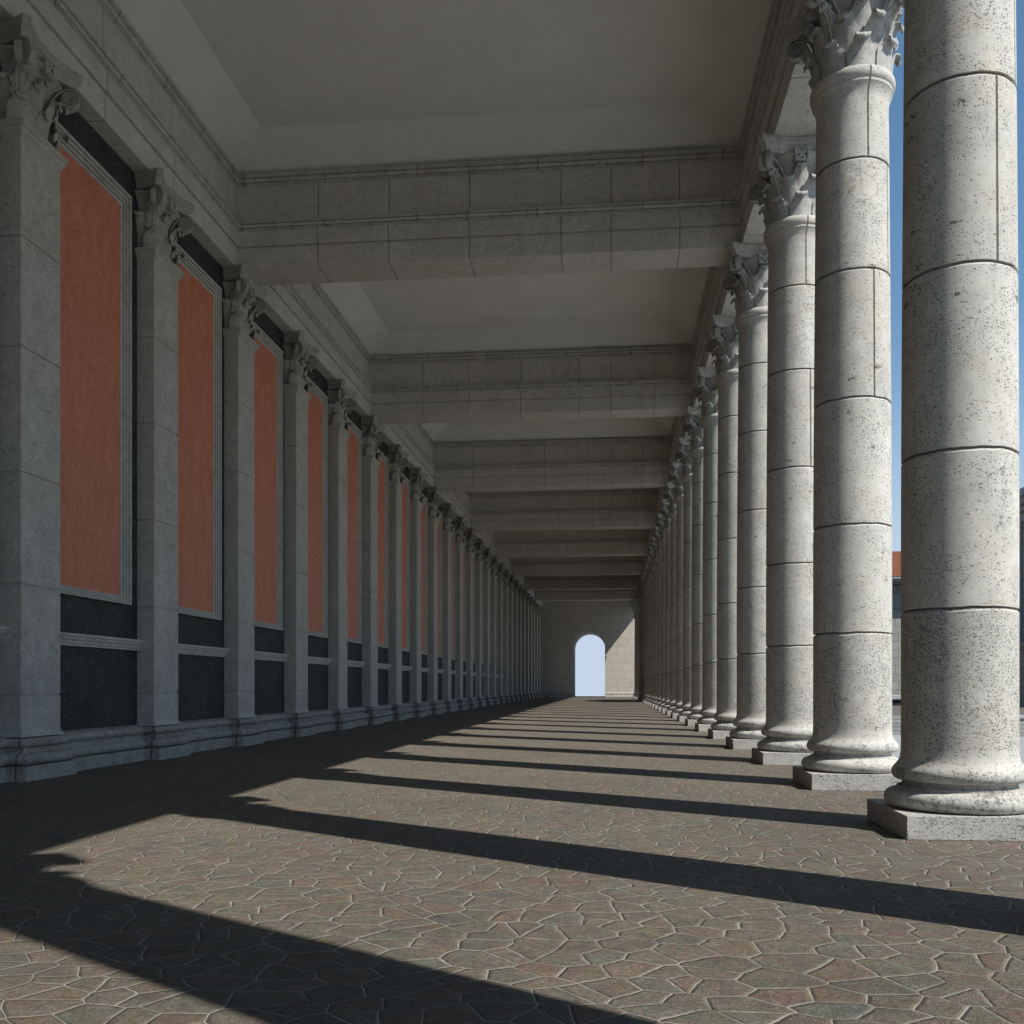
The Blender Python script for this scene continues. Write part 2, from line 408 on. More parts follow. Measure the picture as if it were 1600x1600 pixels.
def tiles():
    m = NB('terracotta_tiles')
    w = m.n('ShaderNodeTexWave'); w.wave_type = 'BANDS'; w.bands_direction = 'X'; m.l(m.P, w.inputs[0])
    w.inputs['Scale'].default_value = 1.3; w.inputs['Distortion'].default_value = 0.4
    w2 = m.n('ShaderNodeTexWave'); w2.wave_type = 'BANDS'; w2.bands_direction = 'Z'; m.l(m.P, w2.inputs[0])
    w2.inputs['Scale'].default_value = 1.6; w2.inputs['Distortion'].default_value = 1.5
    n = m.noise(m.P, 2.5, 5, 0.7)
    c = m.ramp(n, [(0.25, (0.12, 0.040, 0.022)), (0.5, (0.20, 0.068, 0.034)), (0.75, (0.26, 0.11, 0.062))])
    h = m.math('ADD', w.outputs['Fac'], m.math('MULTIPLY', w2.outputs['Fac'], 0.5))
    c = m.mix(0.6, c, m.ramp(h, [(0.2, 0.3), (1.0, 0.65)]), 'OVERLAY')
    return m.done(c, m.bump(h, 1.0, 0.08), 0.85)
M_tile = tiles()

# ------------------------------------------------------------------ ground and floors
g = MB(); g.box(-11.6, YSTART, -1.3, 5.35, 153.2, 0.0)
floor = tag(g.build('floor', M_flag), 'irregular flagstone floor of the portico striped with column shadows', 'floor', kind='structure')
g = MB(); g.box(-700, -700, -2.0, 700, 53.4, -1.0)
tag(g.build('ground', M_ground), 'pale grey sunlit plaza beside the portico', 'ground', kind='structure')
g = MB(); g.box(5.36, 53.4+1.5, -1.9, 95, 125, 0.0)
tag(g.build('terrace', M_terr), 'brown paved upper terrace beyond the plaza steps', 'terrace', kind='structure')

# ------------------------------------------------------------------ columns
random.seed(4)
JOINTS = [2.43, 4.12, 6.08, 8.08, 9.8]
def shaft_r(z):
    if z < 3.5: return 0.598
    t = (z-3.5)/(10.9-3.5)
    return 0.598 - 0.050*t**1.35
def shaft_profile():
    p = [(0.676, 0.703), (0.656, 0.728), (0.630, 0.760), (0.612, 0.80), (0.603, 0.85), (0.599, 0.93), (shaft_r(1.2), 1.2)]
    z = 1.2; js = JOINTS[:]
    zs = [1.6, 2.0, 2.9, 3.5, 4.6, 5.2, 6.8, 7.4, 8.6, 9.2, 10.3]
    pts = []
    for a in zs: pts.append((shaft_r(a), a, 0))
    for j in js:
        r = shaft_r(j)
        pts += [(shaft_r(j-0.08), j-0.08, 0), (r, j-0.040, 1), (r-0.022, j-0.012, 1), (r-0.036, j-0.010, 1), (r-0.036, j+0.009, 1), (r, j+0.011, 1), (r, j+0.08, 0)]
    pts.sort(key=lambda q: q[1])
    out = [(a, b, 0) for a, b in p] + pts
    out += [(shaft_r(10.75), 10.75, 0), (0.562, 10.83, 0), (0.585, 10.90, 0), (0.612, 10.95, 0), (0.616, 10.955, 0), (0.616, 11.00, 0),
            (0.622, 11.005, 0), (0.640, 11.03, 0), (0.650, 11.07, 0), (0.651, 11.11, 0), (0.642, 11.15, 0), (0.622, 11.18, 0),
            (0.60, 11.185, 0), (0.3, 11.19, 0)]
    return out
VJ = [(6.09, 8.06, -69.5), (8.09, 9.78, -35), (9.81, 11.3, -78.5), (6.09, 8.06, 105), (8.09, 9.78, 150), (9.81, 11.3, 95)]
def make_shaft_mesh():
    ang = [2*math.pi*i/88 for i in range(88)]
    for a in {v[2] for v in VJ}:
        a = math.radians(a) % (2*math.pi)
        ang = [t for t in ang if abs(t-a) > 0.035]
        ang += [a-0.026, a-0.019, a+0.019, a+0.026]
    ang.sort()
    mb = MB(); R = []
    for r, z, j in shaft_profile():
        ring = []
        for t in ang:
            rr, zz = r, z
            if j: zz += 0.010*(noise.noise(Vector((math.cos(t)*3, math.sin(t)*3, round(z)*2.3)))) + 0.004*noise.noise(Vector((math.cos(t)*14, math.sin(t)*14, round(z)*1.3)))
            for z0, z1, a in VJ:
                a = math.radians(a) % (2*math.pi)
                if z0 <= z <= z1 and abs(t-a) < 0.022: rr -= 0.026
            ring.append((rr*math.cos(t), rr*math.sin(t), zz))
        R.append(ring)
    mb.rings(R, cap=True)
    return mb
def lathe(mb, prof, n=72):
    mb.rings([[(r*math.cos(2*math.pi*i/n), r*math.sin(2*math.pi*i/n), z) for i in range(n)] for r, z in prof], cap=True)
def arc(cx, cz, r, a0, a1, n=8, ry=None):
    ry = ry or r
    return [(cx+r*math.cos(math.radians(a0+(a1-a0)*k/n)), cz+ry*math.sin(math.radians(a0+(a1-a0)*k/n))) for k in range(n+1)]
def base_profile(o=0.0):
    # lower torus, scotia, upper torus; offsets from the axis
    return ([(0.66+o, 0.252)] + arc(0.675+o, 0.355, 0.108, -88, 88, 12, 0.100) + [(0.660+o, 0.468), (0.642+o, 0.472), (0.642+o, 0.492)]
            + [(0.606+o, 0.496), (0.588+o, 0.520), (0.592+o, 0.545), (0.618+o, 0.556)]
            + arc(0.625+o, 0.640, 0.076, -86, 50, 10, 0.084) + [(0.66+o, 0.712), (0.60+o, 0.714)])

# --- capital -------------------------------------------------------------
def sq(phi, n):
    if n is None: return 1.0
    return (abs(math.cos(phi))**n + abs(math.sin(phi))**n)**(-1.0/n)

def solid(mb, grid, th):
    """turn a grid of points (rows) into a closed sheet of thickness th"""
    nr, nc = len(grid), len(grid[0])
    V = [[Vector(p) for p in r] for r in grid]; N = [[None]*nc for _ in range(nr)]
    for i in range(nr):
        for j in range(nc):
            a = V[min(i+1, nr-1)][j]-V[max(i-1, 0)][j]; b = V[i][min(j+1, nc-1)]-V[i][max(j-1, 0)]
            n = a.cross(b); N[i][j] = n.normalized() if n.length > 1e-9 else Vector((0, 0, 1))
    vs = []; 
    for i in range(nr):
        for j in range(nc): vs.append(V[i][j]+N[i][j]*th/2)
    for i in range(nr):
        for j in range(nc): vs.append(V[i][j]-N[i][j]*th/2)
    o = nr*nc; fs = []
    I = lambda i, j: i*nc+j
    for i in range(nr-1):
        for j in range(nc-1):
            fs.append((I(i,j), I(i,j+1), I(i+1,j+1), I(i+1,j))); fs.append((o+I(i,j), o+I(i+1,j), o+I(i+1,j+1), o+I(i,j+1)))
    for i in range(nr-1):
        fs.append((I(i,0), I(i+1,0), o+I(i+1,0), o+I(i,0))); fs.append((I(i,nc-1), o+I(i,nc-1), o+I(i+1,nc-1), I(i+1,nc-1)))
    for j in range(nc-1):
        fs.append((I(0,j), o+I(0,j), o+I(0,j+1), I(0,j+1))); fs.append((I(nr-1,j), I(nr-1,j+1), o+I(nr-1,j+1), o+I(nr-1,j)))
    mb.add(vs, fs)

def leaf(mb, phi, r0, r1, z0, h, w, rc, n, drop=205, ruffle=0.0, th=0.028):
    k = sq(phi, n)
    pts = []
    for a in range(11):
        t = a/10
        pts.append((r0 + (r1-r0)*t**2.0, z0+(h-rc)*t, t))
    rt, zt = pts[-1][0], pts[-1][1]
    for a in range(1, 10):
        al = math.radians(180-drop*a/9); rr = rc*(1-0.25*a/9)
        pts.append((rt+rc+rr*math.cos(al), zt+rr*math.sin(al), 1+a/9))
    grid = []
    er = Vector((math.cos(phi), math.sin(phi), 0)); et = Vector((-math.sin(phi), math.cos(phi), 0))
    for r, z, t in pts:
        if t <= 1:
            hw = w*(0.95+0.10*t) if t < 0.4 else w*(0.99-0.36*((t-0.4)/0.6)**3.0)
        else:
            u = t-1; hw = w*(0.63-0.13*u**0.5)*(1-0.35*u**8)
        if ruffle: hw *= 1+ruffle*math.sin(t*12)
        row = []
        for s in range(-4, 5):
            q = s/4
            cup = (-0.050 if t < 1 else -0.012)*abs(q)**2.4*(w/0.2)
            cup += 0.014*math.exp(-(q*5)**2)
            if ruffle: cup += ruffle*0.10*abs(q)*math.sin(t*12+1.2)+0.010*math.cos(q*12)
            p = er*(r*k+cup) + et*(hw*q) + Vector((0, 0, z + (0.02*q*q if t > 1 else 0)))
            row.append(tuple(p))
        grid.append(row)
    solid(mb, grid, th)

def capital_mesh(n=None):
    """local z = 0 at the top of the necking, 1.245 at the underside of the abacus"""
    mb = MB()
    N = 64; R = []
    for r, z in [(0.43, -0.02), (0.43, 0.2), (0.45, 0.6), (0.49, 0.85), (0.56, 1.02), (0.66, 1.16), (0.72, 1.20), (0.72, 1.235), (0.70, 1.25)]:
        kk = [(r*(sq(2*math.pi*i/N, n) if z < 0.9 else (1+(sq(2*math.pi*i/N, n)-1)*0.6)), 2*math.pi*i/N) for i in range(N)]
        R.append([(a*math.cos(t), a*math.sin(t), z) for a, t in kk])
    mb.rings(R)
    for i in range(8):                      # lower row
        a = i*math.pi/4
        leaf(mb, a, 0.590, 0.630, -0.01, 0.43, 0.212, 0.058, n, 225)
    for i in range(8):                      # upper row
        a = (i+0.5)*math.pi/4
        leaf(mb, a, 0.535, 0.645, 0.05, 0.71, 0.205, 0.062, n, 225)
    for i in range(4):                      # leaf under the flower of each face
        a = i*math.pi/2
        leaf(mb, a, 0.53, 0.63, 0.42, 0.58, 0.165, 0.052, n, 215)
    for i in range(4):                      # ruffled acanthus under each volute
        a = (i+0.5)*math.pi/2
        leaf(mb, a, 0.56, 0.74 if n is None else 0.58, 0.45, 0.50, 0.15, 0.075, n, 220, 0.20, 0.03)
        if n is None: leaf(mb, a, 0.60, 0.82, 0.62, 0.36, 0.11, 0.05, n, 200, 0.24, 0.03)
        # a pair of volutes, one turned towards each neighbouring face
        er = Vector((math.cos(a), math.sin(a), 0))
        for sg in (-1, 1):
            ua = a+sg*math.radians(25)
            eu = Vector((math.cos(ua), math.sin(ua), 0)); en = Vector((-math.sin(ua), math.cos(ua), 0))*sg
            C = er*1.0 + en*0.012; cz, R0 = 1.068, 0.162
            path = []
            for k in range(9):
                t = k/8; path.append((-0.50+0.48*t, 0.66+(cz+R0-0.66)*(1-(1-t)**2.0)))
            turns = 2.4; m = 54
            for k in range(m+1):
                t = k/m; al = math.radians(90)-t*turns*2*math.pi; rr = R0*(1-t)**0.9+0.010
                path.append((rr*math.cos(al), cz+rr*math.sin(al)))
            grid = []
            for k, (u, z) in enumerate(path):
                w0, w1 = 0.0, 0.105
                if k < 9: w0, w1 = 0.0, 0.06+0.045*k/8
                grid.append([tuple(C+eu*u+en*(w0+(w1-w0)*q/3)+Vector((0, 0, z))) for q in range(4)])
            solid(mb, grid, 0.020)
            ring = []
            for side in (0.002, 0.076):
                ring.append([tuple(C+eu*(0.150*math.cos(2*math.pi*q/28))+en*side+Vector((0, 0, cz+0.150*math.sin(2*math.pi*q/28)))) for q in range(28)])
            mb.rings(ring)
    return mb

def abacus_mesh():
    mb = MB()
    def plan(s):
        P = []
        for q in range(4):
            a = q*math.pi/2
            ca, sa = math.cos(a), math.sin(a)
            c = 0.90*s; cut = 0.20
            for k in range(17):
                t = -1+2*k/16
                y = t*(c-cut*0.5); x = c*0.995 - 0.215*(1-abs(t)**2.1) - (0.0 if abs(t) < 1 else 0)
                P.append((x*ca-y*sa, x*sa+y*ca))
        return P
    R = []
    for s, z in [(0.90, 1.247), (0.915, 1.30), (0.925, 1.335), (0.95, 1.365), (0.952, 1.40), (0.975, 1.405), (0.99, 1.44), (1.0, 1.48), (1.005, 1.54), (0.99, 1.556), (0.9, 1.558)]:
        R.append([(x, y, z) for x, y in plan(s)])
    mb.rings(R)
    for q in range(4):              # framed flower under the middle of each side
        a = q*math.pi/2; ca, sa = math.cos(a), math.sin(a)
        def bar(p0, p1, t, x0, x1):
            d = Vector((p1[0]-p0[0], p1[1]-p0[1])); d.normalize(); nn = Vector((-d.y, d.x))*t
            R = []
            for x in (x0, x1):
                R.append([(x*ca-y*sa, x*sa+y*ca, z) for y, z in ((p0[0]+nn.x, p0[1]+nn.y), (p1[0]+nn.x, p1[1]+nn.y), (p1[0]-nn.x, p1[1]-nn.y), (p0[0]-nn.x, p0[1]-nn.y))])
            mb.rings(R)
        zb, zt = 1.05, 1.30
        bar((-0.115, zb), (-0.125, zt), 0.018, 0.55, 0.745); bar((0.115, zb), (0.125, zt), 0.018, 0.55, 0.745)
        bar((-0.10, zb+0.01), (0.10, zb+0.01), 0.018, 0.55, 0.74)
        bar((-0.09, zb+0.03), (0.09, zt-0.03), 0.026, 0.55, 0.725); bar((-0.09, zt-0.032), (0.09, zb+0.028), 0.026, 0.55, 0.722)
    return mb

ORD = ['first', 'second', 'third', 'fourth', 'fifth', 'sixth', 'seventh', 'eighth', 'ninth', 'tenth', 'eleventh', 'twelfth',
       'thirteenth', 'fourteenth', 'fifteenth', 'sixteenth', 'seventeenth', 'eighteenth', 'nineteenth', 'twentieth', 'twenty-first',
       'twenty-second', 'twenty-third', 'twenty-fourth', 'twenty-fifth', 'twenty-sixth', 'twenty-seventh']
def col_label(i):
    if i < 0: return None
    if i == 0: return 'pitted travertine column nearest the camera, cut by the right edge, capital out of view'
    if i == 1: return 'second travertine column from the camera, leaf capital cut by the top edge of the photo'
    if i == 2: return 'third travertine column from the camera, first one whose whole capital and abacus show'
    if i == 3: return 'fourth travertine column from the camera, carrying the nearest cross beam'
    if i == 26: return 'last travertine column of the row, standing next to the end wall'
    if i % 3 == 0: return 'travertine column under the %s cross beam, %s column from the camera' % (ORD[i//3-1], ORD[i])
    b = ORD[(i+2)//3-2] if i > 3 else ''
    return 'travertine column, %s from the camera, just beyond the one under the %s cross beam' % (ORD[i], ORD[i//3-1]) if i % 3 == 1 \
        else 'travertine column, %s from the camera, just before the one under the %s cross beam' % (ORD[i], ORD[i//3])
GC = 'travertine columns along the open side of the portico'
c0 = empty('column', (XC, YI(0), 0), col_label(0), 'column', GC)
mb = MB(); mb.box(-0.79, -0.79, 0.0, 0.79, 0.79, 0.25, 0.006); mb.build('plinth', M_plinth, c0)
mb = MB(); lathe(mb, base_profile(), 96); mb.build('base', M_base, c0, 40)
make_shaft_mesh().build('shaft', M_col, c0, 22)
cp = capital_mesh().build('capital', M_cap, c0, 50, (0, 0, 11.19))
abacus_mesh().build('abacus', M_cap, cp, 40)
back = ['travertine column just out of view beside the camera', 'travertine column behind the camera on the open side',
        'second travertine column behind the camera on the open side', 'third travertine column behind the camera']
for i in list(range(1, 27)) + [-1, -2, -3, -4]:
    c = copy_tree(c0)
    c.location = (XC, YI(i), 0)
    c['label'] = col_label(i) if i > 0 else back[-i-1]

# ------------------------------------------------------------------ left wall with pilasters and panels
wall = empty('panelled_wall', (XW, YI(1), 0), 'black and red marble wall with grey pilasters along the left side', 'wall')
def to_local(o, p):
    o.location = Vector(o.location) - Vector(p.location)
WL = Vector(wall.location)
def wbuild(mb, name, mat, parent=wall, smooth=None, base=WL):
    o = mb.build(name, mat, parent, smooth); o.location = -base if parent is wall else (0, 0, 0); return o
mb = MB(); mb.box(-11.5, YSTART, 0.0, XW, YEND, ZA); wbuild(mb, 'wall_slab', M_black)
# base course profile (x outwards from the wall)
def off_profile(x0, pts): return [(x0+a, z) for a, z in pts]
bp = [(-0.3, 0.0), (0.31, 0.0), (0.31, 0.248)]
bp += [(0.19, 0.250)] + [(0.195+(a-0.675), z) for a, z in arc(0.675, 0.352, 0.108, -85, 85, 8, 0.098)] + [(0.19, 0.472), (0.172, 0.476), (0.15, 0.50), (0.15, 0.515), (0.168, 0.532), (0.172, 0.545)]
bp += [(0.145+(a-0.625), z) for a, z in arc(0.625, 0.635, 0.076, -85, 85, 8, 0.083)] + [(0.13, 0.73), (0.05, 0.755), (-0.3, 0.756)]
mb = MB(); mb.extr_y(off_profile(XW, bp), YSTART+0.1, YEND-0.003); wbuild(mb, 'base_course', M_pbase, smooth=35)
dp = [(-0.2, 2.37), (0.055, 2.37), (0.055, 2.40), (0.075, 2.42), (0.085, 2.46), (0.085, 2.475), (0.115, 2.48), (0.135, 2.51), (0.14, 2.545), (0.17, 2.55), (0.17, 2.60), (-0.2, 2.615)]
mb = MB(); mb.extr_y(off_profile(XW, dp), YSTART+0.1, YEND-0.003); wbuild(mb, 'dado_rail', M_frame, smooth=30)

# one panel with its frame (local to bay centre)
def panel_parts(parent):
    hw, z0, z1 = 1.15, 3.50, 11.72
    mb = MB(); mb.box(-0.05, -hw-0.02, z0-0.02, 0.022, hw+0.02, z1+0.02)
    p = mb.build('red_panel', M_red, parent)
    fr = MB(); R = []
    seq = [(0.0, -0.04), (0.0, 0.035), (0.015, 0.05), (0.062, 0.05), (0.064, 0.012), (0.084, 0.012), (0.086, 0.075), (0.142, 0.075), (0.144, 0.03),
           (0.164, 0.03), (0.166, 0.10), (0.222, 0.10), (0.224, 0.055), (0.244, 0.055), (0.246, 0.13), (0.305, 0.13), (0.305, -0.04)]
    pr = [(a, a*0.56, x) for a, x in seq]
    for a, bt, x in pr:
        R.append([(x, -hw-a, z0-bt), (x, hw+a, z0-bt), (x, hw+a, z1+a), (x, -hw-a, z1+a)])
    R.append(R[0])
    fr.rings(R, cap=False)
    fr.build('frame', M_frame, p)
    return p
p0 = panel_parts(wall); p0.location = Vector((XW, YI(1)+S/2-0.13, 0)) - WL
for i in list(range(-1, 1)) + list(range(2, 26)):
    p = copy_tree(p0, wall); p.location = Vector((XW, YI(i)+S/2-0.13, 0)) - WL

# one pilaster (square, half sunk in the wall)
pil0 = bpy.data.objects.new('pilaster', None); col.objects.link(pil0); pil0.parent = wall
hw = 0.588
PJ = [1.453, 3.33, 5.226, 7.346, 9.213]
prof = [(0.06, 0.735), (0.045, 0.755), (0.02, 0.785), (0.006, 0.82), (0.0, 0.87)]
for j in PJ: prof += [(0, j-0.030), (-0.018, j-0.012), (-0.026, j-0.010), (-0.026, j+0.010), (0, j+0.012)]
prof += [(0.0, 10.90), (0.015, 10.925), (0.028, 10.93), (0.028, 10.965), (0.04, 10.97), (0.062, 11.02), (0.066, 11.03), (0.088, 11.035), (0.088, 11.10), (0.10, 11.105), (0.10, 11.13), (0.09, 11.135)]
mb = MB(); mb.rect(0, 0, hw, hw, prof, 0.014); mb.build('shaft', M_pil, pil0)
def slotted(prof, c):
    R = []
    for a, z in prof:
        R.append([(a, -a+c, z), (a, a-c, z), (a-c, a, z), (-a+c, a, z), (-a, a-c, z), (-a, -a+c, z), (-a+c, -a, z),
                  (0.590, -a, z), (0.592, -a+0.11, z), (0.626, -a+0.11, z), (0.628, -a, z), (max(a-c, 0.63), -a, z)])
    m_ = MB(); m_.rings(R); return m_
slotted([(0.79, 0.0), (0.79, 0.252)], 0.01).build('plinth', M_pbase, pil0)
slotted([(x, z+0.002) for x, z in base_profile(0.0) if x > 0.635 or 0.49 < z < 0.56], 0.02).build('base', M_pbase, pil0, 35)
pc = capital_mesh(9).build('capital', M_pcap, pil0, 50, (0, 0, 11.135))
ab = abacus_mesh().build('abacus', M_pcap, pil0, 40, (0, 0, 11.19))
pil0.location = Vector((XP, YI(1), 0)) - WL
for i in [-1, 0] + list(range(2, 27)):
    p = copy_tree(pil0, wall); p.location = Vector((XP, YI(i), 0)) - WL

# ------------------------------------------------------------------ entablatures and beams
def arch_prof():      # (offset outward, z)
    return [(0.0, ZA), (0.0, 13.275), (-0.03, 13.278), (-0.03, 13.318), (0.05, 13.312), (0.05, 13.72)]
def mould1():
    return [(-0.10, 13.70), (0.02, 13.702), (0.02, 13.724), (0.078, 13.724), (0.078, 13.765), (0.048, 13.768), (0.048, 13.788), (0.096, 13.79), (0.112, 13.815), (0.132, 13.85),
            (0.095, 13.853), (0.095, 13.873), (0.155, 13.876), (0.155, 13.925), (-0.10, 13.935)]
def mould2():
    return [(-0.15, 14.94), (-0.055, 14.942), (-0.055, 14.968), (0.0, 14.970), (0.0, 15.005), (-0.028, 15.008), (-0.028, 15.030), (0.018, 15.033), (0.035, 15.06), (0.060, 15.10),
            (0.024, 15.104), (0.024, 15.126), (0.085, 15.130), (0.085, 15.165), (0.10, 15.168), (0.10, 15.225), (-0.15, 15.235)]
XL, XR = -9.92, 3.29
def entab(name, xf, sgn, xback, label, outer=False):
    t = empty(name, (xf, YI(1), ZA), label, 'entablature')
    B = Vector(t.location)
    def bb(mb, nm, mat, sm=None):
        o = mb.build(nm, mat, t, sm); o.location = -B; return o
    y0, y1 = YSTART, YEND-0.004
    if not outer:
        pr = [(xf+sgn*a, z) for a, z in arch_prof()] + [(xback, 13.72), (xback, ZA)]
    else:
        xo = 2*XC-xf
        pr = [(xf+sgn*a, z) for a, z in arch_prof()] + [(xo-sgn*a, z) for a, z in reversed(arch_prof())]
    mb = MB(); mb.extr_y(pr, y0, y1); bb(mb, 'architrave', M_arcY)
    xo = 2*XC-xf if outer else xback
    fo = xf-sgn*0.05; fb = xo+sgn*0.05 if outer else xback
    mb = MB(); mb.box(min(fo, fb), y0, 13.725, max(fo, fb), y1, 16.4); bb(mb, 'frieze', M_arcY)
    for nm, mf in (('lower_moulding', mould1), ('upper_moulding', mould2)):
        mb = MB(); mb.extr_y([(xf+sgn*a, z) for a, z in mf()], y0, y1); bb(mb, nm, M_moldY, 25)
        if outer:
            mb = MB(); mb.extr_y([(xo-sgn*a, z) for a, z in mf()], y0, y1); bb(mb, nm, M_moldY, 25)
    if outer:
        cor = [(xo-0.1, 15.24), (xo+0.18, 15.26), (xo+0.20, 15.36), (xo+0.30, 15.40), (xo+0.62, 15.42), (xo+0.62, 15.62), (xo+0.70, 15.66), (xo+0.80, 15.86), (xo+0.80, 15.92), (xo-0.1, 16.2)]
        mb = MB(); mb.extr_y(cor, y0, y1); bb(mb, 'cornice', M_moldY, 25)
    return t
entab('entablature', XL, 1, -11.5, 'long moulded stone entablature running above the pilasters on the left')
entab('entablature', XR, -1, None, 'long moulded stone entablature carried by the round columns on the right', True)

def beam(i, nth, label):
    y = YI(i)
    t = empty('cross_beam', (-3.3, y, ZA+0.003), label, 'beam', 'stone beams crossing the portico ceiling')
    B = Vector(t.location); hwb = 0.57; dz = 0.003
    def bb(mb, nm, mat, sm=None):
        o = mb.build(nm, mat, t, sm); o.location = -B; return o
    pr = [(y-hwb-a, z+dz) for a, z in arch_prof()] + [(y+hwb+a, z+dz) for a, z in reversed(arch_prof())]
    mb = MB(); mb.extr_x(pr, XL-0.2, XR+0.2); bb(mb, 'soffit_block', M_arcX)
    mb = MB(); mb.box(XL-0.2, y-hwb+0.05, 13.728, XR+0.2, y+hwb-0.05, 16.38); bb(mb, 'frieze', M_arcX)
    for nm, mf in (('lower_moulding', mould1), ('upper_moulding', mould2)):
        for sg in (-1, 1):
            mb = MB(); mb.extr_x([(y+sg*(hwb+a), z+dz) for a, z in mf()], XL-0.05, XR+0.05); bb(mb, nm, M_moldX, 25)
    return t
BI = [-3, 0] + list(range(3, 25, 3))
beam(-3, 0, 'stone cross beam behind the camera'); beam(0, 0, 'stone cross beam just above and out of view over the camera')
for k, i in enumerate(range(3, 25, 3)):
    if k == 0: lb = 'nearest and largest stone cross beam, its soffit joints clearly visible'
    elif k == 7: lb = 'eighth and farthest stone cross beam, just before the arched end wall'
    else: lb = '%s stone cross beam from the camera, between the pilasters and the columns' % ORD[k]
    beam(i, k, lb)

ceil = empty('coffered_ceiling', (-3.3, YI(4), 15.2), 'smooth grey plaster ceiling of sloping coffers between the cross beams', 'ceiling')
CB = Vector(ceil.location)
edges = [YSTART] + [YI(i) for i in BI] + [YI(27)]
for k in range(len(edges)-1):
    ya = edges[k] + (0.52 if k else 0); yb = edges[k+1] - 0.52
    if k == len(edges)-2: yb = YEND
    if yb-ya < 2: continue
    xa, xb = XL-0.05, XR+0.05
    ins = 1.05; z0, z1, zt = 15.29, 15.90, 16.39
    lo = [(xa, ya, z0), (xb, ya, z0), (xb, yb, z0), (xa, yb, z0)]
    up = [(xa+ins, ya+ins, z1), (xb-ins, ya+ins, z1), (xb-ins, yb-ins, z1), (xa+ins, yb-ins, z1)]
    tp = [(xa, ya, zt), (xb, ya, zt), (xb, yb, zt), (xa, yb, zt)]
    mb = MB(); mb.add(lo+up+tp, [(4, 5, 6, 7), (0, 1, 5, 4), (1, 2, 6, 5), (2, 3, 7, 6), (3, 0, 4, 7), (8, 9, 10, 11), (0, 1, 9, 8), (1, 2, 10, 9), (2, 3, 11, 10), (3, 0, 8, 11)])
    o = mb.build('coffer', M_plaster, ceil); o.location = -CB
mb = MB(); mb.box(-11.6, YSTART, 16.405, 5.0, YEND+0.5, 16.75)
o = mb.build('roof_slab', M_plaster, ceil); o.location = -CB

# ------------------------------------------------------------------ end wall with arched passage
ew = empty('arched_wall', (-3.2, YEND, 0), 'ashlar end wall pierced by a tall round arched doorway', 'wall')
EB = Vector(ew.location)
mb = MB(); ax, ar, sp_ = -3.2, 2.355, 7.3; y0, y1 = YEND, 153.0; x0, x1, zt = -11.6, 5.6, 16.8
n = 32
archp = [(ax+ar*math.cos(math.pi-math.pi*k/n), sp_+ar*math.sin(math.pi-math.pi*k/n)) for k in range(n+1)]
for y in (y0, y1):
    vs = [(x0, y, 0), (ax-ar, y, 0), (ax-ar, y, sp_), (x0, y, sp_), (ax+ar, y, 0), (x1, y, 0), (x1, y, sp_), (ax+ar, y, sp_)]
    mb.add(vs, [(0, 1, 2, 3), (4, 5, 6, 7)])
    for k in range(n):
        (xa, za), (xb, zb) = archp[k], archp[k+1]
        mb.add([(xa, y, za), (xb, y, zb), (xb, y, zt), (xa, y, zt)], [(0, 1, 2, 3)])
    mb.add([(x0, y, sp_), (ax-ar, y, sp_), (ax-ar, y, zt), (x0, y, zt)], [(0, 1, 2, 3)])
    mb.add([(x1, y, sp_), (ax+ar, y, sp_), (ax+ar, y, zt), (x1, y, zt)], [(0, 1, 2, 3)])
for x in (x0, ax-ar, ax+ar, x1):
    h = sp_ if abs(x-ax) < 3 else zt
    mb.add([(x, y0, 0), (x, y1, 0), (x, y1, h), (x, y0, h)], [(0, 1, 2, 3)])
for k in range(n):
    (xa, za), (xb, zb) = archp[k], archp[k+1]
    mb.add([(xa, y0, za), (xb, y0, zb), (xb, y1, zb), (xa, y1, za)], [(0, 1, 2, 3)])
mb.add([(x0, y0, zt), (x1, y0, zt), (x1, y1, zt), (x0, y1, zt)], [(0, 1, 2, 3)])
o = mb.build('ashlar_block', M_ash, ew); o.location = -EB
bpf = [(0.2, 0.004), (-0.16, 0.004), (-0.16, 0.30), (-0.11, 0.33), (-0.06, 0.36), (-0.06, 0.46), (-0.13, 0.50), (-0.13, 0.58), (-0.05, 0.66), (0.2, 0.67)]
for xa, xb in ((XW+0.1, ax-ar-0.05), (ax+ar+0.02, 3.9)):
    mb = MB(); mb.extr_x([(YEND+a, z) for a, z in bpf], xa, xb)
    o = mb.build('base_moulding', M_base, ew, 30); o.location = -EB

# ------------------------------------------------------------------ plaza edge: steps and cheek block
st = empty('plaza_stairs', (14, 53.4, -1.0), 'low flight of grey stone steps from the plaza up to the brown terrace', 'steps')
for k in range(5):
    mb = MB(); mb.box(-8.6, 0.3*k, 0.0, 4.6, 0.3*(k+1)+(0.0 if k < 4 else 0.0)-0.001, 0.2*(k+1)+(0.004 if k == 4 else 0))
    mb.build('step', M_step, st)
ck = empty('parapet_block', (28.5, 53.0, -1.0), 'grey block parapet closing the right end of the plaza steps', 'parapet')
mb = MB(); mb.box(-9.85, -0.5, 0.0, 30, 2.2, 0.90, 0.02); mb.build('wall_block', M_step, ck)
mb = MB(); mb.box(-9.92, -0.57, 0.902, 30.05, 2.27, 1.03, 0.02); mb.build('coping', M_farstone, ck)

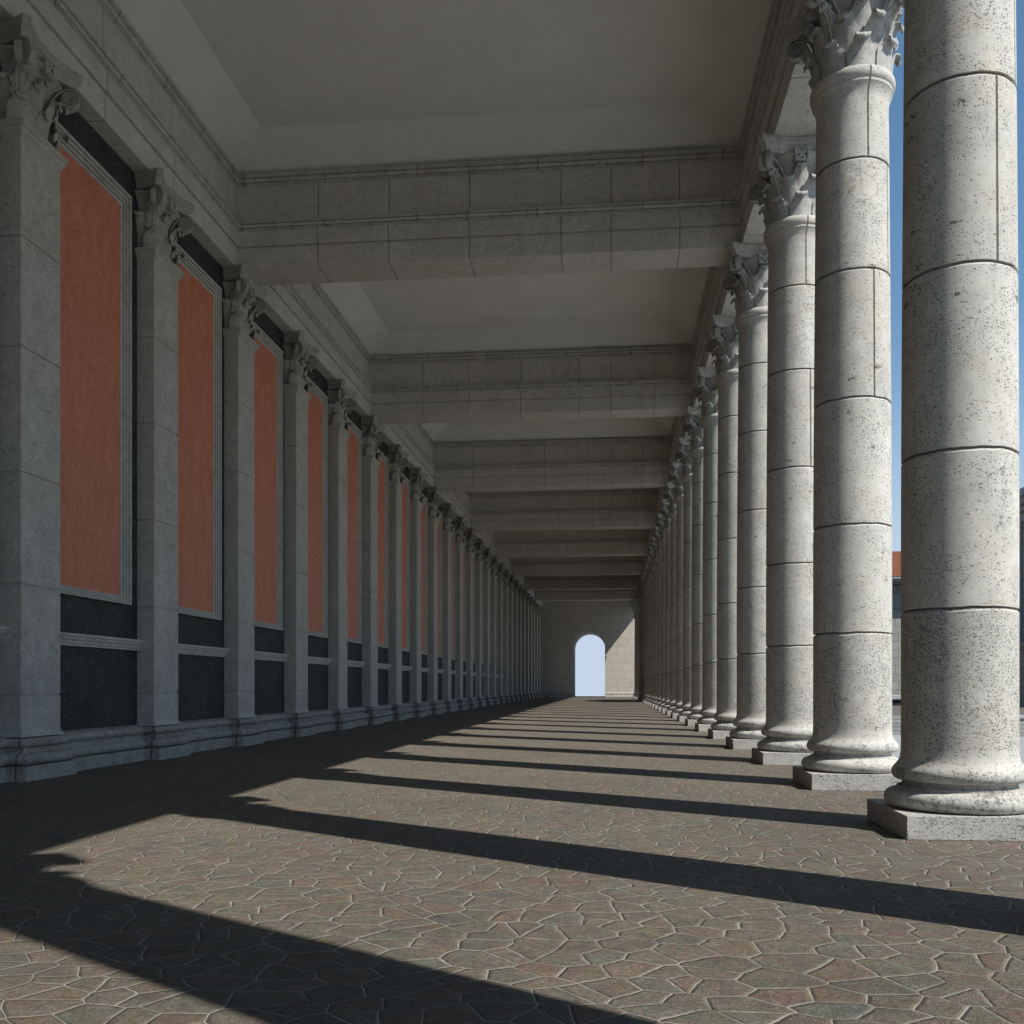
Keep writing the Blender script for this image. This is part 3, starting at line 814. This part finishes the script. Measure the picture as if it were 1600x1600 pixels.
# ------------------------------------------------------------------ buildings across the plaza
eb = empty('tiled_building', (26, 93, 0), 'far ashlar building with red tiled roof and deep shaded eaves beyond the plaza', 'building')
mb = MB(); mb.box(-17, 0, 0.75, 8, 14, 8.3); mb.build('wall', M_ash2, eb)
mb = MB(); mb.box(-17.02, -0.02, 0.0, 8, 13.9, 0.35); mb.build('shade_strip_base', M_baseshade, eb)  # shaded strip below the moulding, its darkness put into the colour
mb = MB(); mb.extr_x([(0.5, 0.352), (-0.30, 0.352), (-0.30, 0.50), (-0.18, 0.56), (-0.18, 0.66), (-0.06, 0.76), (0.5, 0.76)], -17.1, 8); mb.build('base_moulding', M_farstone, eb)
mb = MB(); mb.extr_x([(0.5, 8.302), (-0.05, 8.302), (-0.05, 8.7), (-0.25, 8.8), (-0.25, 8.95), (0.05, 8.98), (0.05, 10.2), (-0.2, 10.25), (-0.2, 10.9), (0.5, 10.9)], -17.1, 8); mb.build('entablature', M_farstone, eb)
for k in range(60):
    mb = MB() if k == 0 else mb
    x = -16.9+0.41*k; mb.box(x, -0.42, 10.42, x+0.24, -0.201, 10.80)
mb.build('dentils', M_farstone, eb)
mb = MB(); mb.extr_x([(0.5, 10.905), (-0.9, 10.95), (-1.55, 11.15), (-1.60, 11.30), (-1.75, 11.36), (-1.75, 11.55), (0.5, 11.56)], -17.6, 8); mb.build('eaves', M_farstone, eb)
mb = MB(); mb.add([(-17.7, -1.78, 11.57), (8, -1.78, 11.57), (8, 7, 15.0), (-17.7, 7, 15.0), (8, 15.8, 11.57), (-17.7, 15.8, 11.57)], [(0, 1, 2, 3), (3, 2, 4, 5), (0, 3, 5), (1, 4, 2), (0, 5, 4, 1)])
mb.build('roof', M_tile, eb)

rb = empty('shaded_building', (32, 75, 0), 'tall dark building in shade at the far right edge, corniced top', 'building')
mb = MB(); mb.box(0.5, 0.5, 0, 24, 8.5, 16.0); mb.build('wall', M_farstone, rb)
mb = MB(); mb.box(0.0, 0.0, 0, 24.5, 9.0, 4.6); mb.build('podium', M_farstone, rb)
mb = MB(); mb.box(-0.25, -0.25, 4.602, 24.7, 9.2, 5.05, 0.05); mb.build('string_course', M_farstone, rb)
mb = MB()
for (o_, za, zb) in ((0.1, 14.6, 15.3), (0.45, 15.302, 15.7), (0.9, 15.702, 16.2), (1.2, 16.202, 16.75)):
    mb.box(0.45-o_, 0.45-o_, za, 24.2+o_, 8.2+o_, zb)
mb.build('cornice', M_farstone, rb)
for k in range(5):
    mb = MB(); y = 0.9+1.7*k
    lathe(mb, [(0.36, 5.06), (0.36, 5.3), (0.28, 5.4), (0.27, 10), (0.24, 13.9), (0.34, 14.3), (0.38, 14.595)], 14)
    o = mb.build('half_column', M_farstone, rb, 40); o.location = (0.42, y, 0)
